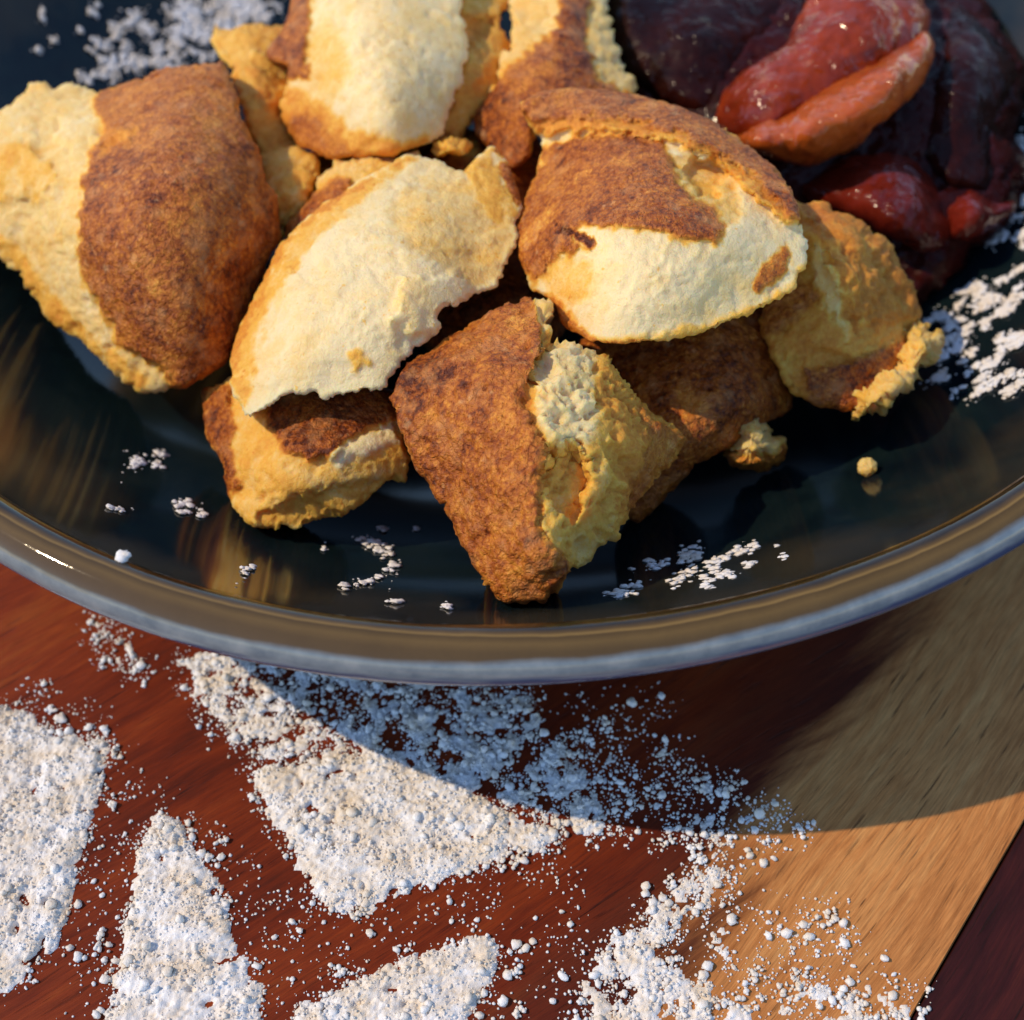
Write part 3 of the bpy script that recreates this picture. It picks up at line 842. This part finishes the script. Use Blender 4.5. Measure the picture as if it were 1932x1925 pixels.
# ------------------------------------------------------------------ plum compote
M_SAUCE = plum_material('plum_sauce', (.050, .005, .003), (.016, .0025, .002), .5, .10)
M_PL_DARK = plum_material('dark_plum', (.040, .006, .003), (.010, .002, .0015), .45, .10)
M_PL_RED = plum_material('red_plum', (.30, .036, .005), (.13, .011, .002), .56, .26)
M_PL_ORANGE = plum_material('orange_plum', (.44, .085, .011), (.24, .026, .004), .60, .26)
M_PL_MID = plum_material('wine_plum', (.17, .016, .007), (.085, .007, .003), .5, .26)
PG = 'stewed plum pieces'
def plum(label, outline, ctrl, mat, **kw):
    a = dict(step=6, rough=.25, ragged=2.5, thick=1.4, edge=60, edge_drop=.7, split=False, round_outline=8, base=0.0)
    a.update(kw)
    return lump('stewed_plum', outline, ctrl, label, 'plum', PG, mat, **a)
o = lump('plum_sauce', [(1130, -70), (1800, -70), (1860, 0), (1925, 95), (1945, 160), (1915, 250), (1938, 320), (1930, 400), (1880, 450), (1830, 470), (1800, 530), (1730, 590), (1650, 560), (1500, 420), (1300, 300), (1150, 200)],
         [(1150, -60, 25.0), (1400, 0, 24.4), (1800, -60, 25.4), (1860, 0, 25.0), (1925, 100, 24.3), (1940, 330, 23.4), (1880, 450, 22.9), (1740, 580, 22.9), (1500, 400, 23.1), (1250, 200, 23.9), (1700, 280, 23.0), (1720, 150, 23.3), (1800, 400, 22.8), (1440, 290, 23.0), (1340, 130, 23.7)],
         'dark red plum sauce pooled around the plums on the right of the bowl', 'sauce', None, M_SAUCE, step=7, rough=.6, ragged=6, thick=1.2, edge=50, edge_drop=.6, split=False, seed=21, round_outline=6)
plum('nearly black plum piece at the top, left of the bright red one',
     [(1140, -80), (1540, -80), (1510, 20), (1470, 90), (1420, 135), (1395, 200), (1340, 240), (1250, 205), (1180, 140), (1145, 70)],
     [(1150, 0, 24.4), (1330, -70, 25.0), (1320, 60, 23.6), (1500, 0, 24.4), (1400, 170, 23.6), (1340, 235, 23.4), (1230, 160, 23.6), (1250, 60, 23.8)], M_PL_DARK, seed=22)
plum('red brown plum half at the top, lying behind the orange crescent plum',
     [(1340, 225), (1365, 165), (1430, 118), (1490, 70), (1522, -10), (1540, -80), (1720, -80), (1752, 10), (1752, 70), (1740, 120), (1640, 170), (1540, 210), (1450, 260), (1380, 265)],
     [(1350, 220, 23.2), (1420, 160, 22.7), (1490, 100, 22.8), (1560, 0, 23.3), (1640, 0, 23.0), (1700, -60, 23.9), (1750, 40, 23.4), (1640, 80, 22.6), (1560, 120, 22.45), (1460, 190, 22.3), (1400, 250, 22.6),
      (1540, 200, 22.5), (1680, 130, 22.9)], M_PL_RED, seed=23, edge=34, edge_drop=.4, rough=.3, lam=.004)
plum('orange crescent shaped plum slice curled in front of the red brown plum half',
     [(1372, 262), (1420, 236), (1480, 200), (1540, 164), (1600, 136), (1660, 112), (1712, 82), (1748, 52), (1766, 80), (1760, 120), (1738, 168), (1682, 226), (1605, 284), (1535, 312), (1482, 314), (1425, 292)],
     [(1385, 265, 22.6), (1480, 205, 22.4), (1600, 140, 22.5), (1710, 86, 22.6), (1760, 80, 22.6), (1735, 165, 22.3), (1605, 280, 22.1), (1485, 310, 22.2), (1430, 262, 21.85), (1530, 240, 21.45), (1620, 190, 21.5), (1690, 135, 21.8)],
     M_PL_ORANGE, seed=27, edge=42, edge_drop=.45, rough=.3, thick=1.0, lam=.004)
plum('dark plum skin at the far right edge of the compote, in shade',
     [(1700, 200), (1768, 110), (1770, 20), (1800, -10), (1860, 40), (1925, 110), (1938, 150), (1905, 215), (1885, 290), (1900, 340), (1860, 380), (1780, 360), (1720, 290)],
     [(1720, 220, 23.4), (1780, 100, 23.7), (1800, 0, 24.8), (1920, 120, 24.2), (1890, 220, 23.6), (1895, 335, 23.2), (1820, 200, 22.9), (1800, 300, 22.8), (1860, 120, 23.5)], M_PL_DARK, seed=24, edge=40)
plum('wine red smooth plum piece just above the right end chunk',
     [(1478, 345), (1540, 310), (1620, 275), (1690, 268), (1740, 300), (1790, 365), (1808, 430), (1785, 472), (1740, 478), (1680, 455), (1610, 415), (1530, 390)],
     [(1490, 350, 22.9), (1600, 290, 22.8), (1690, 275, 23.0), (1790, 370, 22.8), (1790, 460, 22.3), (1700, 455, 22.0), (1560, 395, 22.4), (1640, 360, 22.1), (1720, 390, 21.9), (1700, 330, 22.3)], M_PL_MID, seed=25)
plum('small curled red plum tip at the lower right of the compote',
     [(1780, 390), (1830, 350), (1880, 388), (1918, 372), (1922, 400), (1880, 432), (1825, 456), (1790, 450)],
     [(1790, 420, 22.6), (1830, 360, 22.8), (1910, 390, 22.9), (1870, 430, 22.6), (1840, 400, 22.2)], M_PL_MID, seed=26, edge=35, edge_drop=.4, step=5)

# ------------------------------------------------------------------ icing sugar
def ico(sub):
    import bmesh
    bm = bmesh.new()
    bmesh.ops.create_icosphere(bm, subdivisions=sub, radius=1)
    V = np.array([v.co[:] for v in bm.verts])
    F = np.array([[v.index for v in f.verts] for f in bm.faces])
    bm.free()
    return V, F
ICO1, ICO2 = ico(1), ico(2)
def grains(C, R, N=None, flat=.8, proto=ICO1, jit=.25):
    V0, F0 = proto
    n, m = len(C), len(V0)
    ang = RNG.uniform(0, 2 * np.pi, n)
    S = RNG.uniform(.75, 1.3, (n, 3))
    D = 1 + jit * RNG.uniform(-1, 1, (n, m))
    L = V0[None] * D[:, :, None] * S[:, None, :] * R[:, None, None]
    L[:, :, 2] *= flat
    x = L[:, :, 0] * np.cos(ang)[:, None] - L[:, :, 1] * np.sin(ang)[:, None]
    y = L[:, :, 0] * np.sin(ang)[:, None] + L[:, :, 1] * np.cos(ang)[:, None]
    z = L[:, :, 2]
    if N is None:
        P = C[:, None, :] + np.stack([x, y, z], 2)
    else:
        t = np.cross(N, np.array([0.13, 1.0, 0.07]))
        t /= np.linalg.norm(t, axis=1)[:, None]
        b = np.cross(N, t)
        P = C[:, None, :] + x[:, :, None] * t[:, None] + y[:, :, None] * b[:, None] + z[:, :, None] * N[:, None]
    F = F0[None] + (np.arange(n) * m)[:, None, None]
    return P.reshape(-1, 3), F.reshape(-1, 3)
def join(parts):
    V, F, k = [], [], 0
    for v, f in parts:
        V.append(v); F.append(f + k)
        k += len(v)
    return np.concatenate(V), np.concatenate(F)

def plan(poly):
    p = np.array(poly, float)
    return on_plane(p[:, 0], p[:, 1])[:, :2]
# (outline, how thick it lies, edge softness in cm)
DRIFTS = [
    ([(-120, 1300), (0, 1330), (60, 1352), (110, 1385), (200, 1392), (200, 1440), (190, 1500), (165, 1590), (135, 1700), (105, 1790), (40, 1850), (0, 1875), (-160, 1890)], 1.0, .46),
    ([(262, 1600), (285, 1540), (315, 1525), (345, 1560), (395, 1640), (425, 1700), (450, 1790), (492, 1860), (505, 1990), (190, 1990), (215, 1830), (225, 1780), (252, 1690)], 1.0, .42),
    ([(470, 1450), (560, 1440), (700, 1410), (800, 1440), (900, 1500), (1000, 1550), (1100, 1583), (1050, 1590), (960, 1622), (900, 1645), (760, 1683), (700, 1716), (650, 1724), (600, 1702), (550, 1600), (500, 1530)], 1.0, .46),
    ([(400, 1180), (500, 1200), (700, 1240), (900, 1270), (1000, 1300), (1080, 1400), (1150, 1500), (1200, 1580), (1100, 1590), (1000, 1560), (850, 1500), (700, 1430), (560, 1450), (470, 1450), (400, 1380), (340, 1270)], .57, .5),
    ([(520, 1990), (570, 1905), (640, 1862), (780, 1802), (860, 1775), (920, 1775), (945, 1800), (930, 1850), (885, 1925), (850, 1990)], 1.0, .42),
    ([(1040, 1990), (1070, 1900), (1110, 1800), (1200, 1725), (1300, 1630), (1400, 1640), (1390, 1690), (1300, 1760), (1250, 1800), (1350, 1850), (1380, 1990)], .66, .4),
    ([(1300, 1990), (1350, 1850), (1450, 1830), (1600, 1840), (1740, 1865), (1745, 1990)], .50, .5),
    ([(1300, 1700), (1400, 1720), (1480, 1700), (1560, 1700), (1640, 1800), (1500, 1840), (1350, 1850), (1250, 1800)], .36, .6),
    ([(1050, 1380), (1150, 1370), (1250, 1420), (1400, 1470), (1530, 1560), (1500, 1600), (1350, 1640), (1280, 1620), (1180, 1560), (1100, 1480)], .44, .5),
    ([(1080, 1310), (1250, 1310), (1300, 1400), (1200, 1440), (1100, 1400)], .20, .5),
    ([(170, 1160), (240, 1180), (285, 1250), (270, 1290), (200, 1260), (160, 1200)], .52, .35),
    ([(60, 1280), (200, 1350), (240, 1420), (150, 1400), (0, 1340)], .25, .4),
    ([(330, 1240), (430, 1240), (520, 1330), (500, 1440), (430, 1400), (360, 1330)], .62, .4),
    ([(200, 1400), (600, 1700), (1100, 1600), (1100, 1925), (100, 1925)], .13, .3),
]
def sugar_density(xy):
    d = np.zeros(len(xy))
    for poly, amt, soft in DRIFTS:
        s = sdist(xy, plan(poly))
        d = np.maximum(d, amt * smooth(-soft * .6, soft * .6, s))
    return d
# continuous drifts
gs = .028
gx, gy = np.meshgrid(np.arange(-8.2, 7.6, gs), np.arange(-15.2, -5.0, gs))
q = np.c_[gx.ravel(), gy.ravel()]
dens = sugar_density(q)
q3 = np.c_[q, np.zeros(len(q))]
n0 = fbm(q3 * 1.3, 2, 88)
n1 = fbm(q3 * 3.0, 3, 90)
n2 = .5 - np.abs(perlin(q3 * 6.5, 94)) * 1.7
n3 = .5 - np.abs(perlin(q3 * 13, 95)) * 1.7
n4 = perlin(q3 * 21, 96)
holes = smooth(.22, .55, perlin(q3 * 5.2, 98)) * smooth(-.25, .35, perlin(q3 * 1.1, 99) + .1)
cover = (dens - .60) * 2.0 + .26 * n0 + .55 * n1 + .22 * n2 + .16 * n3 + .06 * n4 - 1.1 * holes
hgt = np.clip(cover, 0, 1) * .085 + np.where(cover > 0, .015 * n0 + .016 * n2 + .024 * n3 + .024 * n4, 0) + .004
hgt = np.minimum(hgt, .012 + np.maximum(cover, 0) * .55)
keep = (cover > 0).reshape(gx.shape)
h2 = hgt.reshape(gx.shape)
cell = keep[:-1, :-1] | keep[1:, :-1] | keep[:-1, 1:] | keep[1:, 1:]
ii, jj = np.nonzero(cell)
W = gx.shape[1]
Fd = np.stack([ii * W + jj, ii * W + jj + 1, (ii + 1) * W + jj + 1, (ii + 1) * W + jj], 1)
used = np.unique(Fd)
mp = np.full(gx.size, -1)
mp[used] = np.arange(len(used))
zz = np.where(cover > 0, np.maximum(hgt, .004), -.004)
Vd = np.c_[q, zz][used]
Fd = mp[Fd]
Fd = np.r_[Fd[:, [0, 1, 2]], Fd[:, [0, 2, 3]]]
# grains: small balls of sugar in and around the drifts
def scatter(n, rmin, rmax, power, bias, proto, flat=.8):
    c = np.c_[RNG.uniform(-8, 7.4, n), RNG.uniform(-15, -5.0, n)]
    d = sugar_density(c)
    cl = fbm(np.c_[c * 2.2, np.zeros(n)], 2, 120)
    p = np.clip(bias(d) * (1 + 1.6 * cl), 0, 1)
    c = c[RNG.random(n) < p]
    r = rmin + (rmax - rmin) * RNG.random(len(c)) ** power
    gi = np.clip(((c[:, 1] + 15.2) / gs + .5).astype(int), 0, h2.shape[0] - 1)
    gj = np.clip(((c[:, 0] + 8.2) / gs + .5).astype(int), 0, h2.shape[1] - 1)
    top = np.where(keep[gi, gj], h2[gi, gj], 0)
    return grains(np.c_[c, top + r * flat * np.where(top > .01, .35, .75)], r, None, flat, proto)
halo = lambda d: np.where(d > .9, .55, np.clip(d * 1.15, 0, .7))
pieces = [(Vd, Fd),
          scatter(15000, .014, .064, 4.5, halo, ICO2, .8),
          scatter(90000, .006, .024, 1.8, halo, ICO1, .85)]
# clumps: several balls stuck together
cc = np.c_[RNG.uniform(-8, 7.4, 3200), RNG.uniform(-15, -5.0, 3200)]
dd = sugar_density(cc)
cc = cc[RNG.random(len(cc)) < np.where(dd > .9, .12, dd * .42)]
allc, allr = [], []
for c in cc:
    k = int(RNG.integers(4, 22))
    s = RNG.uniform(.035, .11)
    th = RNG.uniform(0, np.pi)
    o2 = RNG.normal(size=(k, 2)) * [s, s * .6]
    o2 = np.c_[o2[:, 0] * cos(th) - o2[:, 1] * sin(th), o2[:, 0] * sin(th) + o2[:, 1] * cos(th)]
    r = .011 + .027 * RNG.random(k) ** 1.6
    allc.append(np.c_[c + o2, r * .7 + RNG.uniform(0, .03, k)])
    allr.append(r)
pieces.append(grains(np.concatenate(allc), np.concatenate(allr), None, .85, ICO2))
V, F = join(pieces)
tag(mesh_obj('icing_sugar', V, F, M_SUGAR), 'white icing sugar dusted in drifts over the wooden board', 'sugar', kind='stuff')

# sugar on the glaze of the bowl: (x, y, half length, half width, tilt in degrees, number of grains)
BL = [(255, 875, 14, 10, 0, 26), (302, 858, 10, 6, 10, 14), (296, 880, 9, 5, 0, 8), (218, 961, 16, 3, 8, 10), (350, 952, 14, 6, -10, 14), (378, 972, 7, 5, 0, 6), (345, 968, 10, 3, 0, 7),
      (700, 1025, 26, 7, 12, 26), (725, 1045, 14, 8, 40, 18), (740, 1075, 10, 9, 0, 16), (690, 1100, 24, 4, -16, 16), (745, 1138, 14, 3, 4, 10), (843, 1146, 8, 5, 20, 7), (465, 1078, 12, 6, -20, 12),
      (720, 1000, 9, 4, 0, 8), (650, 1105, 5, 4, 0, 4), (610, 1035, 8, 4, 50, 5), (785, 1000, 4, 4, 0, 3), (620, 1000, 16, 3, 0, 0),
      (1235, 1068, 20, 9, -5, 22), (1305, 1050, 18, 13, -10, 40), (1345, 1066, 16, 9, -8, 24), (1362, 1088, 30, 9, -6, 48), (1408, 1040, 20, 9, -25, 28), (1300, 1086, 16, 9, -30, 22), (1175, 1122, 22, 9, -8, 28),
      (1195, 1108, 9, 6, 0, 8), (1278, 1100, 12, 7, -30, 14), (1375, 1052, 10, 5, 0, 8), (1482, 1052, 9, 5, -8, 8), (1465, 1030, 3, 3, 0, 2), (1335, 1110, 14, 5, -10, 12), (1420, 1066, 14, 5, -20, 10),
      (256, 42, 14, 16, 60, 34), (278, 62, 12, 12, 0, 28), (360, 30, 30, 26, 40, 150), (380, 62, 16, 14, 40, 60), (448, 20, 40, 26, 0, 220), (420, 52, 20, 12, 0, 60), (223, 62, 10, 16, -20, 28), (208, 130, 20, 22, 40, 80), (258, 120, 16, 14, 0, 44), (340, 70, 26, 20, 20, 60), (300, 120, 22, 14, 0, 36), (190, 90, 22, 12, 30, 20),
      (302, 92, 10, 14, 0, 12), (336, 98, 20, 14, 10, 26), (104, 79, 7, 8, 0, 6), (76, 98, 6, 7, 0, 5), (80, 30, 7, 10, -30, 7), (164, 150, 14, 12, 20, 14), (180, 20, 10, 8, 0, 6), (150, 60, 6, 6, 0, 3), (330, 130, 20, 9, 0, 18),
      (500, 20, 22, 16, 0, 34), (392, 110, 20, 9, 0, 16), (240, 90, 8, 8, 0, 8)]
for k in range(60):                                # the right hand wall is dusted all over
    t = RNG.random()
    x = RNG.uniform(1760, 1945)
    lo = 470 + (1945 - x) * .65
    y = RNG.uniform(lo, 745)
    if x < 1800 and y < 560:
        continue
    BL.append((x, y, RNG.uniform(7, 20), RNG.uniform(3, 7), -30 + RNG.normal() * 14, int(RNG.integers(8, 26))))
for k in range(110):
    x = RNG.uniform(1835, 1950)
    y = RNG.uniform(-20, 460)
    BL.append((x, y, RNG.uniform(9, 20), RNG.uniform(6, 12), RNG.uniform(-50, 10), int(RNG.integers(10, 26))))
cx, cy, rr = [], [], []
for x, y, a, b, t, n in BL:
    t = radians(t)
    u, v = RNG.normal(size=n) * a * .62, RNG.normal(size=n) * b * .62
    cx.append(x + u * cos(t) - v * sin(t)); cy.append(y + u * sin(t) + v * cos(t))
    rr.append(RNG.uniform(.018, .06, n))
    m = n // 2
    u, v = RNG.normal(size=m) * a * 1.0, RNG.normal(size=m) * b * 1.3
    cx.append(x + u * cos(t) - v * sin(t)); cy.append(y + u * sin(t) + v * cos(t))
    rr.append(RNG.uniform(.008, .02, m))
cx, cy, rr = map(np.concatenate, (cx, cy, rr))
P, N, ok = on_bowl(cx, cy)
P, N, rr = P[ok], N[ok], rr[ok]
V1, F1 = grains(P + N * (rr * .30)[:, None], rr, N, .38, ICO2, .35)
ra = radians(-114.5)                               # one lump caught on the rim
c = np.array([[(RIM + .06) * cos(ra), (RIM + .06) * sin(ra), 4.2 + .20]])
c = np.r_[c, c + [[.05, .01, .0]]]
V2, F2 = grains(c, np.array([.075, .05]), None, .8, ICO2)
V, F = join([(V1, F1), (V2, F2)])
tag(mesh_obj('icing_sugar', V, F, M_SUGAR), 'specks and flakes of icing sugar clinging to the dark inside of the bowl', 'sugar', kind='stuff')
